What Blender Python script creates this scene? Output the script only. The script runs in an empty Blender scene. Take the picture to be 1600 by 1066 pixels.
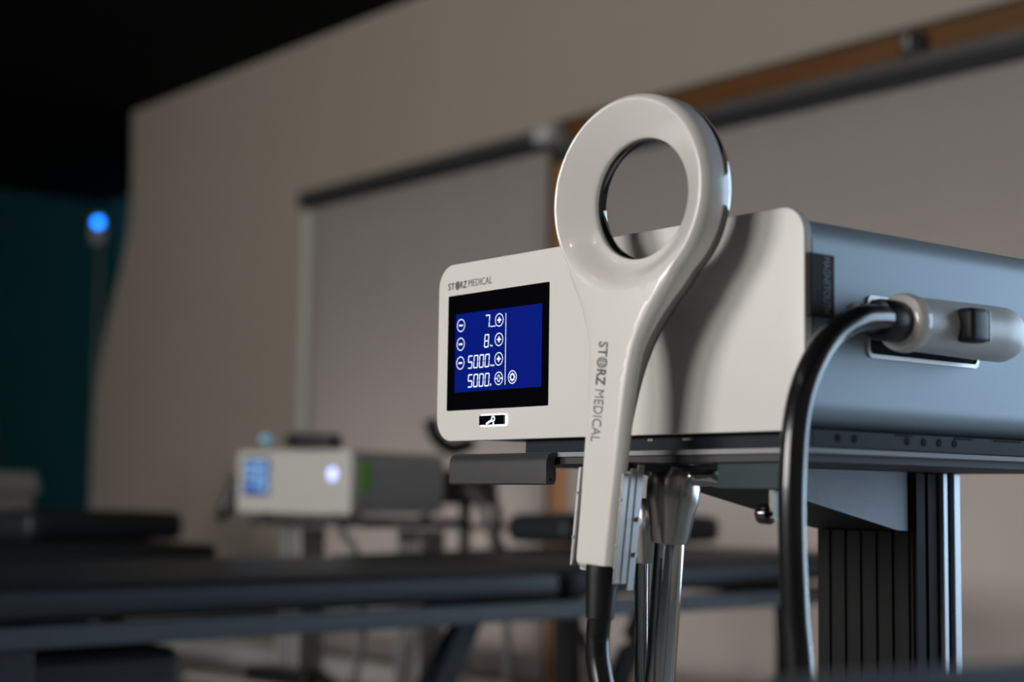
import bpy, bmesh, math, random
import numpy as np
from mathutils import Vector, Matrix, geometry

random.seed(7)
SC = bpy.context.scene
COL = SC.collection
R = math.radians

# ------------------------------------------------------------------ camera
cam_d = bpy.data.cameras.new('camera')
cam = bpy.data.objects.new('camera', cam_d)
COL.objects.link(cam)
cr = Vector((0.6281, 0.7780, 0.0139)); cu = Vector((0.0675, -0.0723, 0.9951)); cf = Vector((-0.7752, 0.6241, 0.0979))
m = Matrix((cr, cu, -cf)).transposed().to_4x4()
m.translation = Vector((1.162, -0.8496, 0.82))
cam.matrix_world = m
cam_d.sensor_width = 36
cam_d.lens = 56.25
cam_d.clip_start = 0.02
cam_d.dof.use_dof = True
cam_d.dof.focus_distance = 1.31
cam_d.dof.aperture_fstop = 3.4
cam_d.dof.aperture_blades = 0
SC.camera = cam

# ------------------------------------------------------------------ world, daylight, exposure
W = bpy.data.worlds.new('world'); SC.world = W; W.use_nodes = True
W.node_tree.nodes['Background'].inputs[0].default_value = (0.55, 0.68, 0.9, 1)
W.node_tree.nodes['Background'].inputs[1].default_value = 0.35
SC.view_settings.view_transform = 'Standard'
SC.view_settings.look = 'None'
SC.view_settings.gamma = 1
SC.view_settings.use_curve_mapping = False
SC.view_settings.exposure = 0.08

def area(name, loc, target, sx, sy, power, color):
    d = bpy.data.lights.new(name, 'AREA'); d.shape = 'RECTANGLE'; d.size = sx; d.size_y = sy
    d.energy = power; d.color = color
    o = bpy.data.objects.new(name, d); COL.objects.link(o)
    o.location = loc
    o.rotation_euler = (Vector(target) - Vector(loc)).to_track_quat('-Z', 'Y').to_euler()
    return o
# daylight entering through the windows outside the frame (window_3, added_window_5 behind the camera, window_4 to its right)
area('daylight_front', (0.30, -5.80, 2.00), (0.30, 0, 2.00), 1.7, 1.4, 112, (1.0, 0.98, 0.95))
area('added_wall_fill', (-2.20, -5.80, 2.00), (-2.20, 0, 2.00), 2.2, 1.4, 228, (1.0, 0.98, 0.95))  # fill lamp added to lift the back wall
area('daylight_side', (1.225, 3.30, 1.30), (1.225, 0, 1.30), 3.35, 2.0, 105, (0.58, 0.78, 1.0))
# low backlights added outside, brightening the translucent blinds towards the bottom
area('added_backlight_left', (-4.33, 4.75, 0.25), (-4.33, 3.15, 0.75), 1.8, 0.8, 46, (1.0, 0.97, 0.95))
area('added_backlight_right', (-2.00, 4.75, 0.25), (-2.00, 3.15, 0.75), 2.8, 0.8, 74, (1.0, 0.97, 0.95))

# ------------------------------------------------------------------ materials
MATS = {}
def mat(name, col, rough=0.5, metal=0.0, noise=0.0, nscale=30, bump=0.0, bscale=200, emit=None, es=0.0, coat=0.0, spec=None, stretch=None, trans=0.0):
    if name in MATS: return MATS[name]
    m = bpy.data.materials.new(name); m.use_nodes = True; MATS[name] = m
    nt = m.node_tree; b = nt.nodes['Principled BSDF']
    b.inputs['Base Color'].default_value = (*col, 1)
    b.inputs['Roughness'].default_value = rough
    b.inputs['Metallic'].default_value = metal
    if coat: b.inputs['Coat Weight'].default_value = coat; b.inputs['Coat Roughness'].default_value = 0.04
    if spec is not None: b.inputs['Specular IOR Level'].default_value = spec
    if trans: b.inputs['Transmission Weight'].default_value = trans
    if emit: b.inputs['Emission Color'].default_value = (*emit, 1); b.inputs['Emission Strength'].default_value = es
    tc = None
    if noise or bump:
        tc = nt.nodes.new('ShaderNodeTexCoord'); mp = nt.nodes.new('ShaderNodeMapping')
        nt.links.new(tc.outputs['Object'], mp.inputs[0])
        if stretch: mp.inputs['Scale'].default_value = stretch
    if noise:
        n = nt.nodes.new('ShaderNodeTexNoise'); n.inputs['Scale'].default_value = nscale; n.inputs['Detail'].default_value = 4
        nt.links.new(mp.outputs[0], n.inputs['Vector'])
        r = nt.nodes.new('ShaderNodeMapRange'); r.inputs[3].default_value = 1 - noise; r.inputs[4].default_value = 1 + noise
        nt.links.new(n.outputs[0], r.inputs[0])
        mx = nt.nodes.new('ShaderNodeMix'); mx.data_type = 'RGBA'; mx.blend_type = 'MULTIPLY'; mx.inputs[0].default_value = 1
        mx.inputs[6].default_value = (*col, 1); nt.links.new(r.outputs[0], mx.inputs[7])
        nt.links.new(mx.outputs[2], b.inputs['Base Color'])
        r2 = nt.nodes.new('ShaderNodeMapRange'); r2.inputs[3].default_value = max(0.02, rough - noise * 0.4); r2.inputs[4].default_value = rough + noise * 0.4
        nt.links.new(n.outputs[0], r2.inputs[0]); nt.links.new(r2.outputs[0], b.inputs['Roughness'])
    if bump:
        n2 = nt.nodes.new('ShaderNodeTexNoise'); n2.inputs['Scale'].default_value = bscale; n2.inputs['Detail'].default_value = 3
        nt.links.new(mp.outputs[0], n2.inputs['Vector'])
        bp = nt.nodes.new('ShaderNodeBump'); bp.inputs['Strength'].default_value = bump; bp.inputs['Distance'].default_value = 0.002
        nt.links.new(n2.outputs[0], bp.inputs['Height']); nt.links.new(bp.outputs[0], b.inputs['Normal'])
    return m

def wood_mat(name, c1, c2, axis):
    if name in MATS: return MATS[name]
    m = bpy.data.materials.new(name); m.use_nodes = True; MATS[name] = m
    nt = m.node_tree; b = nt.nodes['Principled BSDF']
    tc = nt.nodes.new('ShaderNodeTexCoord'); mp = nt.nodes.new('ShaderNodeMapping')
    mp.inputs['Scale'].default_value = [(1.2 if i == axis else 30) for i in range(3)]
    nt.links.new(tc.outputs['Object'], mp.inputs[0])
    n = nt.nodes.new('ShaderNodeTexNoise'); n.inputs['Scale'].default_value = 1.5; n.inputs['Detail'].default_value = 6
    nt.links.new(mp.outputs[0], n.inputs['Vector'])
    r = nt.nodes.new('ShaderNodeValToRGB'); r.color_ramp.elements[0].color = (*c1, 1); r.color_ramp.elements[1].color = (*c2, 1)
    r.color_ramp.elements[0].position = .35; r.color_ramp.elements[1].position = .7
    nt.links.new(n.outputs[0], r.inputs[0]); nt.links.new(r.outputs[0], b.inputs['Base Color'])
    b.inputs['Roughness'].default_value = 0.45
    return m

M_white = mat('white_gloss_plastic', (0.80, 0.775, 0.735), 0.18, coat=0.4, noise=0.01, nscale=8)
M_panel = mat('white_painted_panel', (0.78, 0.76, 0.72), 0.38, noise=0.012, nscale=12, spec=0.35)
M_silver = mat('silver_painted_steel', (0.36, 0.43, 0.49), 0.50, 0.35, noise=0.10, nscale=14, bump=0.06, bscale=700)
M_black = mat('black_gloss_plastic', (0.006, 0.006, 0.007), 0.10, noise=0.02, nscale=20, spec=0.6, coat=1.0)
M_rubber = mat('black_rubber', (0.010, 0.010, 0.011), 0.34, bump=0.05, bscale=300)
M_cable = mat('black_cable_jacket', (0.009, 0.009, 0.010), 0.22, bump=0.03, bscale=150, coat=0.2)
M_matteblack = mat('black_matte_metal', (0.010, 0.011, 0.013), 0.5, noise=0.05, nscale=30)
M_rail = mat('blue_black_rail', (0.016, 0.022, 0.030), 0.6, 0.0, spec=0.2, noise=0.06, nscale=30)
M_hole = mat('dark_hole', (0.002, 0.002, 0.002), 0.9, noise=0.02)
M_print = mat('dark_grey_print', (0.055, 0.055, 0.058), 0.5, noise=0.02)
M_print_l = mat('mid_grey_print', (0.14, 0.14, 0.145), 0.5, noise=0.02)
M_chrome = mat('chrome', (0.78, 0.80, 0.82), 0.05, 1.0, noise=0.02, nscale=60)
M_brushed = mat('brushed_steel', (0.50, 0.485, 0.46), 0.26, 1.0, noise=0.08, nscale=18, stretch=(30, 30, 1))
M_alu = mat('bare_aluminium', (0.46, 0.455, 0.45), 0.33, 0.9, noise=0.08, nscale=25)
M_shelf = mat('grey_laminate', (0.30, 0.30, 0.31), 0.5, noise=0.05, nscale=90, bump=0.15, bscale=800)
M_bar = mat('charcoal_anodised', (0.058, 0.057, 0.059), 0.36, 0.35, noise=0.05, nscale=120, bump=0.2, bscale=1500)
M_gusset = mat('grey_powder_coat', (0.23, 0.25, 0.275), 0.42, 0.25, noise=0.04, nscale=60, bump=0.3, bscale=1500)
M_column = mat('dark_anodised_column', (0.010, 0.010, 0.010), 0.65, 0.0, noise=0.05, nscale=40, spec=0.2)
M_fin = mat('fin_window_reflection', (0.45, 0.49, 0.53), 0.35, 0.6, noise=0.04, nscale=40)  # pale colour carries the window's reflection on the fins
M_arm = mat('steel_arm_teal_reflection', (0.030, 0.048, 0.050), 0.35, 0.6, noise=0.05, nscale=40)  # dark teal base stands in for the wall mirrored in the steel
M_tag = mat('dark_brown_tag', (0.022, 0.018, 0.016), 0.6, noise=0.04, nscale=60, spec=0.15)
M_tagtxt = mat('tag_lettering', (0.20, 0.20, 0.205), 0.5, noise=0.02)
M_bezel = mat('black_screen_glass', (0.002, 0.002, 0.003), 0.10, noise=0.01, spec=0.25)
M_disp = mat('lit_blue_display', (0.0, 0.003, 0.03), 0.3, emit=(0.0004, 0.0055, 0.165), es=1.0, noise=0.01, spec=0.1)
M_glyph = mat('lit_white_glyphs', (0.5, 0.5, 0.5), 0.5, emit=(0.72, 0.90, 1.0), es=1.05, noise=0.01)
M_glow = mat('backlit_button_frame', (0.8, 0.8, 0.8), 0.4, emit=(0.80, 0.92, 1.0), es=2.2, noise=0.01)
M_vinyl = mat('black_vinyl', (0.018, 0.021, 0.025), 0.46, noise=0.05, nscale=15, bump=0.12, bscale=260, spec=0.35)
M_frame = mat('slate_painted_frame', (0.048, 0.057, 0.068), 0.45, noise=0.04, nscale=30)
M_darkframe = mat('dark_steel_frame', (0.014, 0.017, 0.022), 0.45, noise=0.04, nscale=30)
M_wall = mat('taupe_wall_paint', (0.43, 0.378, 0.312), 0.85, noise=0.035, nscale=2.0, bump=0.15, bscale=150)
M_teal = mat('teal_wall_paint', (0.016, 0.150, 0.165), 0.85, noise=0.03, nscale=2.0, bump=0.1, bscale=150)
M_ceil = mat('black_ceiling_paint', (0.006, 0.006, 0.007), 0.95, noise=0.05, nscale=3, spec=0.1)
M_floor = mat('grey_vinyl_floor', (0.33, 0.305, 0.28), 0.55, noise=0.08, nscale=5)
M_fabric = mat('taupe_blind_fabric', (0.56, 0.512, 0.485), 0.9, noise=0.05, nscale=9, bump=0.08, bscale=500, stretch=(1.0, 1, 0.25))
def translucent(m, fac):
    nt = m.node_tree; b = nt.nodes['Principled BSDF']; out = nt.nodes['Material Output']
    t = nt.nodes.new('ShaderNodeBsdfTranslucent'); t.inputs[0].default_value = (0.59, 0.555, 0.53, 1)
    mx = nt.nodes.new('ShaderNodeMixShader'); mx.inputs[0].default_value = fac
    nt.links.new(b.outputs[0], mx.inputs[1]); nt.links.new(t.outputs[0], mx.inputs[2]); nt.links.new(mx.outputs[0], out.inputs[0])
translucent(M_fabric, 0.45)
M_roller = mat('dark_grey_roller', (0.085, 0.083, 0.083), 0.5, noise=0.03, nscale=20)
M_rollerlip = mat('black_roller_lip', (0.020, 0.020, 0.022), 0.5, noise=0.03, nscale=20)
M_bracket = mat('pale_grey_plastic', (0.55, 0.57, 0.57), 0.45, noise=0.02, nscale=20)
M_trim = mat('pale_grey_trim', (0.70, 0.70, 0.68), 0.5, noise=0.03, nscale=20)
M_woodx = wood_mat('pine_rail_wood', (0.125, 0.052, 0.013), (0.19, 0.082, 0.022), 0)
M_woodz = wood_mat('pine_post_wood', (0.40, 0.19, 0.075), (0.52, 0.26, 0.11), 2)
M_pane = bpy.data.materials.new('window_glass'); M_pane.use_nodes = True
_nt = M_pane.node_tree; _t = _nt.nodes.new('ShaderNodeBsdfTransparent'); _g = _nt.nodes.new('ShaderNodeBsdfGlossy'); _g.inputs['Roughness'].default_value = .02
_f = _nt.nodes.new('ShaderNodeFresnel'); _x = _nt.nodes.new('ShaderNodeMixShader')
_nt.links.new(_f.outputs[0], _x.inputs[0]); _nt.links.new(_t.outputs[0], _x.inputs[1]); _nt.links.new(_g.outputs[0], _x.inputs[2]); _nt.links.new(_x.outputs[0], _nt.nodes['Material Output'].inputs[0])
M_grey = mat('grey_casing', (0.21, 0.205, 0.20), 0.45, noise=0.04, nscale=20)
M_device = mat('offwhite_casing', (0.60, 0.585, 0.545), 0.4, noise=0.02, nscale=15)
M_post = mat('light_alu_profile', (0.36, 0.355, 0.345), 0.45, 0.3, noise=0.04, nscale=20)
M_green = mat('green_badge', (0.17, 0.62, 0.02), 0.4, noise=0.02)
M_led = mat('lit_violet_button', (0.5, 0.5, 0.8), 0.4, emit=(0.40, 0.46, 1.0), es=2.2, noise=0.01)
M_blue = mat('lit_blue_lens', (0.0, 0.2, 0.8), 0.3, emit=(0.0, 0.20, 1.0), es=7.0, noise=0.01)
M_disp2 = mat('lit_small_display', (0, 0.01, 0.05), 0.3, emit=(0.010, 0.055, 0.30), es=1.0, noise=0.01)
M_icon2 = mat('lit_small_icons', (0.3, 0.4, 0.5), 0.4, emit=(0.16, 0.44, 0.80), es=0.5, noise=0.01)
M_paper = mat('white_card', (0.62, 0.61, 0.58), 0.7, noise=0.02)
M_navy = mat('navy_vinyl', (0.035, 0.055, 0.080), 0.45, noise=0.05, nscale=15, bump=0.1, bscale=250)
M_screw = mat('dull_steel_screw', (0.25, 0.24, 0.22), 0.35, 1.0, noise=0.05)

# ------------------------------------------------------------------ mesh helpers
def link(name, me, material, parent=None, smooth=False, loc=None):
    if material: 
        me.materials.clear(); me.materials.append(material)
    if smooth is True:
        for p in me.polygons: p.use_smooth = True
    elif smooth:
        for p in me.polygons: p.use_smooth = True
        me.set_sharp_from_angle(angle=R(smooth))
    o = bpy.data.objects.new(name, me); COL.objects.link(o)
    if parent is not None: o.parent = parent
    if loc is not None: o.location = loc
    return o

def tag(o, label, cat, group=None):
    o['label'] = label; o['category'] = cat
    if group: o['group'] = group
    return o

def struct(o):
    o['kind'] = 'structure'; return o

def thing(name, label, cat, loc=(0, 0, 0), rotz=0.0, group=None):
    o = bpy.data.objects.new(name, None); COL.objects.link(o)
    o.empty_display_size = 0.05
    o.location = loc; o.rotation_euler = (0, 0, rotz)
    return tag(o, label, cat, group)

def from_bm(bm, name='mesh'):
    bmesh.ops.recalc_face_normals(bm, faces=bm.faces)
    me = bpy.data.meshes.new(name); bm.to_mesh(me); bm.free(); return me

def add_box(bm, a, b, bev=0.0, seg=2):
    a = Vector(a); b = Vector(b)
    r = bmesh.ops.create_cube(bm, size=1)
    vs = r['verts']
    for v in vs:
        v.co = Vector([(a[i] + b[i]) / 2 + v.co[i] * abs(b[i] - a[i]) for i in range(3)])
    if bev:
        es = list({e for v in vs for e in v.link_edges})
        bmesh.ops.bevel(bm, geom=es, offset=bev, segments=seg, affect='EDGES', profile=0.5)

def box(a, b, bev=0.0, seg=2):
    bm = bmesh.new(); add_box(bm, a, b, bev, seg); return from_bm(bm)

def add_prism(bm, pts, axis, lo, hi):
    """closed polygon of 2-D points extruded along an axis (0,1,2)"""
    def mk(p, t):
        if axis == 0: return Vector((t, p[0], p[1]))
        if axis == 1: return Vector((p[0], t, p[1]))
        return Vector((p[0], p[1], t))
    a = [bm.verts.new(mk(p, lo)) for p in pts]; b = [bm.verts.new(mk(p, hi)) for p in pts]
    n = len(pts)
    bm.faces.new(a); bm.faces.new(list(reversed(b)))
    for i in range(n): bm.faces.new((a[i], b[i], b[(i + 1) % n], a[(i + 1) % n]))

def prism(pts, axis, lo, hi):
    bm = bmesh.new(); add_prism(bm, pts, axis, lo, hi); return from_bm(bm)

def rrect(x0, z0, x1, z1, r, n=8):
    P = []
    for cx, cz, a0 in ((x1 - r, z1 - r, 0), (x0 + r, z1 - r, 90), (x0 + r, z0 + r, 180), (x1 - r, z0 + r, 270)):
        for i in range(n + 1):
            a = R(a0 + 90 * i / n); P.append((cx + r * math.cos(a), cz + r * math.sin(a)))
    return P

def rprism(x0, z0, x1, z1, r, axis, lo, hi, edge=0.0, n=8):
    """rounded-rectangle prism; 'edge' rounds the rim at lo"""
    if not edge: return prism(rrect(x0, z0, x1, z1, r, n), axis, lo, hi)
    bm = bmesh.new(); loops = []
    s = 1 if hi > lo else -1
    prof = [(edge, 0), (edge * .62, edge * .08), (edge * .29, edge * .29), (edge * .08, edge * .62), (0, edge), (0, abs(hi - lo))]
    for ins, t in prof:
        pts = rrect(x0 + ins, z0 + ins, x1 - ins, z1 - ins, max(r - ins, 1e-4), n)
        tt = lo + s * t
        f = (lambda p: Vector((tt, p[0], p[1]))) if axis == 0 else ((lambda p: Vector((p[0], tt, p[1]))) if axis == 1 else (lambda p: Vector((p[0], p[1], tt))))
        loops.append([bm.verts.new(f(p)) for p in pts])
    k = len(loops[0])
    bm.faces.new(loops[0]); bm.faces.new(loops[-1])
    for a, b in zip(loops, loops[1:]):
        for i in range(k): bm.faces.new((a[i], a[(i + 1) % k], b[(i + 1) % k], b[i]))
    return from_bm(bm)

def spline(pts, n=12):
    """Catmull-Rom through points"""
    P = [Vector(p) for p in pts]; P = [2 * P[0] - P[1]] + P + [2 * P[-1] - P[-2]]
    out = []
    for i in range(1, len(P) - 2):
        p0, p1, p2, p3 = P[i - 1:i + 3]
        for k in range(n):
            t = k / n
            out.append(0.5 * ((2 * p1) + (p2 - p0) * t + (2 * p0 - 5 * p1 + 4 * p2 - p3) * t * t + (3 * p1 - p0 - 3 * p2 + p3) * t ** 3))
    out.append(P[-2]); return out

def add_tube(bm, path, rad, seg=20, cap=True):
    path = [Vector(p) for p in path]; n = len(path)
    rads = rad if isinstance(rad, (list, tuple)) else [rad] * n
    up = Vector((0.13, 0.31, 0.94)); loops = []
    prev = None
    for i, p in enumerate(path):
        t = (path[min(i + 1, n - 1)] - path[max(i - 1, 0)]).normalized()
        if prev is None:
            x = t.cross(up); 
            if x.length < 1e-3: x = t.cross(Vector((1, 0, 0)))
            x.normalize()
        else:
            x = (prev - t * prev.dot(t)).normalized()
        y = t.cross(x); prev = x
        loops.append([bm.verts.new(p + (x * math.cos(2 * math.pi * k / seg) + y * math.sin(2 * math.pi * k / seg)) * rads[i]) for k in range(seg)])
    for a, b in zip(loops, loops[1:]):
        for k in range(seg): bm.faces.new((a[k], a[(k + 1) % seg], b[(k + 1) % seg], b[k]))
    if cap: bm.faces.new(loops[0]); bm.faces.new(loops[-1])

def tube(path, rad, seg=20):
    bm = bmesh.new(); add_tube(bm, path, rad, seg); return from_bm(bm)

def lathe_along(p0, p1, prof, seg=32):
    """profile of (t metres from p0 along p0->p1, radius)"""
    p0 = Vector(p0); d = (Vector(p1) - p0).normalized()
    return tube_exact([p0 + d * t for t, r in prof], [max(r, 1e-4) for t, r in prof], d, seg)

def tube_exact(path, rads, d, seg):
    bm = bmesh.new(); x = d.cross(Vector((0.1, 0.3, 0.95)))
    if x.length < 0.05: x = d.cross(Vector((1, 0, 0)))
    x.normalize(); y = d.cross(x); loops = []
    for p, r in zip(path, rads):
        loops.append([bm.verts.new(p + (x * math.cos(2 * math.pi * k / seg) + y * math.sin(2 * math.pi * k / seg)) * r) for k in range(seg)])
    for a, b in zip(loops, loops[1:]):
        for k in range(seg): bm.faces.new((a[k], a[(k + 1) % seg], b[(k + 1) % seg], b[k]))
    bm.faces.new(loops[0]); bm.faces.new(loops[-1])
    return from_bm(bm)

def text_mesh(body, size, extrude=0.0, bold=0.0, space=1.0):
    c = bpy.data.curves.new('lettering', 'FONT'); c.body = body; c.size = size; c.extrude = extrude; c.offset = bold; c.space_character = space
    c.resolution_u = 3
    o = bpy.data.objects.new('lettering_tmp', c); COL.objects.link(o)
    dg = bpy.context.evaluated_depsgraph_get()
    me = bpy.data.meshes.new_from_object(o.evaluated_get(dg))
    bpy.data.objects.remove(o); bpy.data.curves.remove(c)
    xs = [v.co.x for v in me.vertices]; ys = [v.co.y for v in me.vertices]
    return me, min(xs), max(xs), min(ys), max(ys)

def fit_text(body, o, ex, ey, w, h, bold=0.0, lift=Vector((0, 0, 0))):
    """flat lettering laid so that its box starts at o and spans w along ex, h along ey"""
    me, x0, x1, y0, y1 = text_mesh(body, 1.0, 0.0, bold)
    o = Vector(o); ex = Vector(ex); ey = Vector(ey)
    for v in me.vertices:
        v.co = o + ex * ((v.co.x - x0) / (x1 - x0) * w) + ey * ((v.co.y - y0) / (y1 - y0) * h) + lift
    return me

# ------------------------------------------------------------------ the room
H = 3.03
XR, XL, YF, YB, YT = 3.60, -10.25, -5.70, 3.15, 4.30
struct(link('floor', box((XL - .1, YF - .1, -0.1), (XR + .1, YT + .1, 0.0)), M_floor))
struct(link('ceiling', box((XL - .1, YF - .1, H), (XR + .1, YT + .1, H + 0.1)), M_ceil))
prof = [(-5.12, 0), (-5.12, H), (-7.36, H), (-7.34, 2.70), (-7.335, 2.45), (-7.37, 2.28), (-7.45, 2.08), (-7.55, 1.88), (-7.64, 1.68), (-7.70, 1.46), (-7.72, 1.2), (-7.725, 0)]
bm = bmesh.new(); add_prism(bm, prof, 1, YB, YB + .12)
cur = -5.12
for o0, o1, z0, z1 in ((-5.12, -3.53, .25, 2.06), (-3.32, -0.78, .25, 2.00), (-0.45, 2.90, .30, 2.30)):
    if o0 > cur: add_box(bm, (cur, YB, 0), (o0, YB + .12, H))
    add_box(bm, (o0, YB, 0), (o1, YB + .12, z0)); add_box(bm, (o0, YB, z1), (o1, YB + .12, H)); cur = o1
add_box(bm, (cur, YB, 0), (XR, YB + .12, H))
struct(link('wall_back', from_bm(bm), M_wall))
struct(link('wall_recess', box((XL, YT, 0), (-6.0, YT + .1, H)), M_teal))
struct(link('wall_left', box((XL - .1, YF, 0), (XL, YT + .1, H)), M_teal))
struct(link('wall_return', box((-6.1, YB + .12, 0), (-6.0, YT, H)), M_teal))

def holed_wall(name, axis, pos, lo, hi, o0, o1, z0, z1, th=0.12, sgn=1, openings=None):
    bm = bmesh.new()
    cells = []
    cur = lo
    for o0, o1 in (openings if openings else [(o0, o1)]):
        cells += [(cur, o0, 0, H), (o0, o1, 0, z0), (o0, o1, z1, H)]; cur = o1
    cells.append((cur, hi, 0, H))
    for a, b, c, d in cells:
        if axis == 0: add_box(bm, (pos, a, c), (pos + th * sgn, b, d))
        else: add_box(bm, (a, pos, c), (b, pos + th * sgn, d))
    return struct(link(name, from_bm(bm), M_wall))
holed_wall('wall_front', 1, YF, XL, XR, 0, 0, 1.30, 2.70, sgn=-1, openings=[(-3.30, -1.10), (-0.55, 1.15)])
struct(link('wall_right', box((XR, YF, 0), (XR + .12, YB + .12, H)), M_wall))
struct(link('baseboard_back', box((-7.7, YB - .015, 0), (XR, YB, 0.09)), M_trim))

# window_3 / window_4: the daylight openings behind the camera
def open_window(name, axis, pos, o0, o1, z0, z1):
    fr = []
    w = 0.05
    for k, (a, b, c, d) in enumerate(((o0, o0 + w, z0, z1), (o1 - w, o1, z0, z1), (o0 + w, o1 - w, z0, z0 + w), (o0 + w, o1 - w, z1 - w, z1))):
        fr.append((a, b, c, d))
    root = bpy.data.objects.new(name, None); COL.objects.link(root); struct(root)
    for a, b, c, d in fr:
        me = box((pos, a, c), (pos + .05, b, d)) if axis == 0 else box((a, pos - .05, c), (b, pos, d))
        link('window_frame', me, M_trim, root)
    link('pane', box((o0 + w, pos - .03, z0 + w), (o1 - w, pos - .024, z1 - w)), M_pane, root)
open_window('window_3', 1, YF + 0.002, -0.55, 1.15, 1.30, 2.70)
open_window('window_4', 1, YB + .10, -0.45, 2.90, 0.30, 2.30)
open_window('added_window_5', 1, YF + 0.002, -3.30, -1.10, 1.30, 2.70)  # unseen window added as an opening for the wall fill lamp

# window_1 (left) and window_2 (right) behind the blinds: timber head, mullion post, pale jamb, panes
w1 = bpy.data.objects.new('window_1', None); COL.objects.link(w1); struct(w1)
link('pane', box((-5.22, YB - .012, 0.12), (-3.50, YB - .004, 2.155)), M_pane, w1)
link('jamb', box((-5.335, YB - .055, 0.0), (-5.225, YB - .001, 2.16), .004), M_trim, w1)
link('mullion_post', box((-3.495, YB - .06, 0.0), (-3.36, YB - .001, 2.158), .004), M_woodz, w1)
w2 = bpy.data.objects.new('window_2', None); COL.objects.link(w2); struct(w2)
link('pane', box((-3.355, YB - .012, 0.12), (-0.705, YB - .004, 2.155)), M_pane, w2)
link('head_rail', box((-3.495, YB - .06, 2.160), (-0.60, YB - .001, 2.266), .003), M_woodx, w2)
link('head_rail_cap', box((-3.495, YB - .064, 2.2665), (-0.60, YB - .001, 2.278), .002), M_roller, w2)
link('jamb', box((-0.70, YB - .06, 0.0), (-0.60, YB - .001, 2.158), .004), M_woodz, w2)

def blind(label, x0, x1, zt, zb, brackets):
    t = thing('roller_blind', label, 'blind', ((x0 + x1) / 2, YB, 0), 0, 'roller blinds over the windows')
    hw = (x1 - x0) / 2
    yo = -0.12
    link('cassette', prism([(yo - .045, zb + .03), (yo - .047, zb + .06), (yo - .038, zt - .008), (yo - .02, zt), (-0.066, zt), (-0.066, zb), (yo - .03, zb + .006)], 0, -hw, hw), M_roller, t)
    link('hem_lip', box((-hw, yo - .046, zb - .012), (hw, -0.075, zb + .026), .006), M_rollerlip, t)  # black lip along the lower edge of the cassette
    # slightly rippled fabric sheet
    n = 90
    fr = [(-hw + .008 + (2 * hw - .016) * k / n, yo + .02 + 0.0015 * math.sin(k * .45 + x0) + .0008 * math.sin(k * 1.3)) for k in range(n + 1)]
    fab = link('fabric', prism(fr + [(x, y + .003) for x, y in reversed(fr)], 2, 0.14, zb - .01), M_fabric, t, 25)
    link('bottom_bar', box((-hw + .03, yo + .012, 0.12), (hw - .03, yo + .03, 0.142), .003), M_roller, fab)
    for bx in brackets:
        bm = bmesh.new()
        add_box(bm, (bx - hw * 0 - (x0 + x1) / 2 - .045, yo - .055, zb + .005), (bx - (x0 + x1) / 2 + .045, -0.006, zt - .005), .012)
        add_tube(bm, [(bx - (x0 + x1) / 2 - .055, yo - .01, zb + .045), (bx - (x0 + x1) / 2 + .055, yo - .01, zb + .045)], .035)
        link('end_bracket', from_bm(bm), M_bracket, t, 40)
    return t
blind('taupe roller blind between pale post and wooden post, with pale end bracket', -5.21, -3.46, 2.235, 2.165, (-3.44,))
b2 = blind('wide taupe roller blind under the wooden rail, right of the wooden post', -3.355, -0.72, 2.140, 2.088, ())
bx = -1.76 + (3.355 + .72) / 2
clip = link('rail_clip', box((bx - .055, -0.105, 2.135), (bx + .02, -0.062, 2.245), .01), M_matteblack, b2)
link('clip_lever', box((bx - .040, -0.120, 2.185), (bx - .012, -0.104, 2.235), .005), M_alu, clip)

# ------------------------------------------------------------------ main console (front panel in the plane y = 0)
con = thing('therapy_console', 'large white-fronted therapy console with blue screen and silver side, on cart shelf', 'medical device', (0, 0, 0.8696))
Z0 = -0.8696   # children are written in world z and shifted
def cadd(name, me, material, parent=con, smooth=False):
    if parent is con:
        for v in me.vertices: v.co.z += Z0
        return link(name, me, material, con, smooth)
    for v in me.vertices: v.co.z += Z0
    return link(name, me, material, parent, smooth)

cadd('front_panel', rprism(0.0, 0.8696, 0.43, 1.028, 0.021, 1, 0.0, 0.0075, 0.0012, 12), M_panel, smooth=30)
cadd('panel_gasket', rprism(0.003, 0.8725, 0.428, 1.0255, 0.019, 1, 0.0076, 0.0105, 0, 12), M_rail, smooth=30)
cadd('housing', rprism(0.0025, 0.8715, 0.4285, 1.0215, 0.020, 1, 0.0106, 0.42, 0.0, 14), M_silver, smooth=30)
rail = cadd('base_rail', box((0.112, 0.012, 0.8582), (0.4262, 0.405, 0.8712), .0008), M_rail)
def disc(c, axis, r, t, seg=18):
    d = Vector([1 if i == axis else 0 for i in range(3)]); c = Vector(c)
    return tube_exact([c, c + d * t], [r, r], d, seg)
for y in (0.0395, 0.0577, 0.1177, 0.1375, 0.1563, 0.1753):
    cadd('rail_hole', disc((0.4263, y, 0.8658), 0, 0.0030, 0.0002), M_hole, rail)
for y0, y1 in ((0.104, 0.124), (0.175, 0.198), (0.225, 0.262)):
    cadd('rail_slot', box((0.4263, y0, 0.8692), (0.4265, y1, 0.8706)), M_hole, rail)
for x0, x1, z in ((0.195, 0.225, .8655), (0.262, 0.268, .8665), (0.300, 0.312, .8662)):
    cadd('rail_clip', box((x0, 0.0112, z - .001), (x1, 0.0119, z + .001)), M_screw, rail)
cadd('rear_foot', box((0.40, 0.375, 0.8582), (0.4258, 0.404, 0.8585)), M_rubber)

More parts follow.
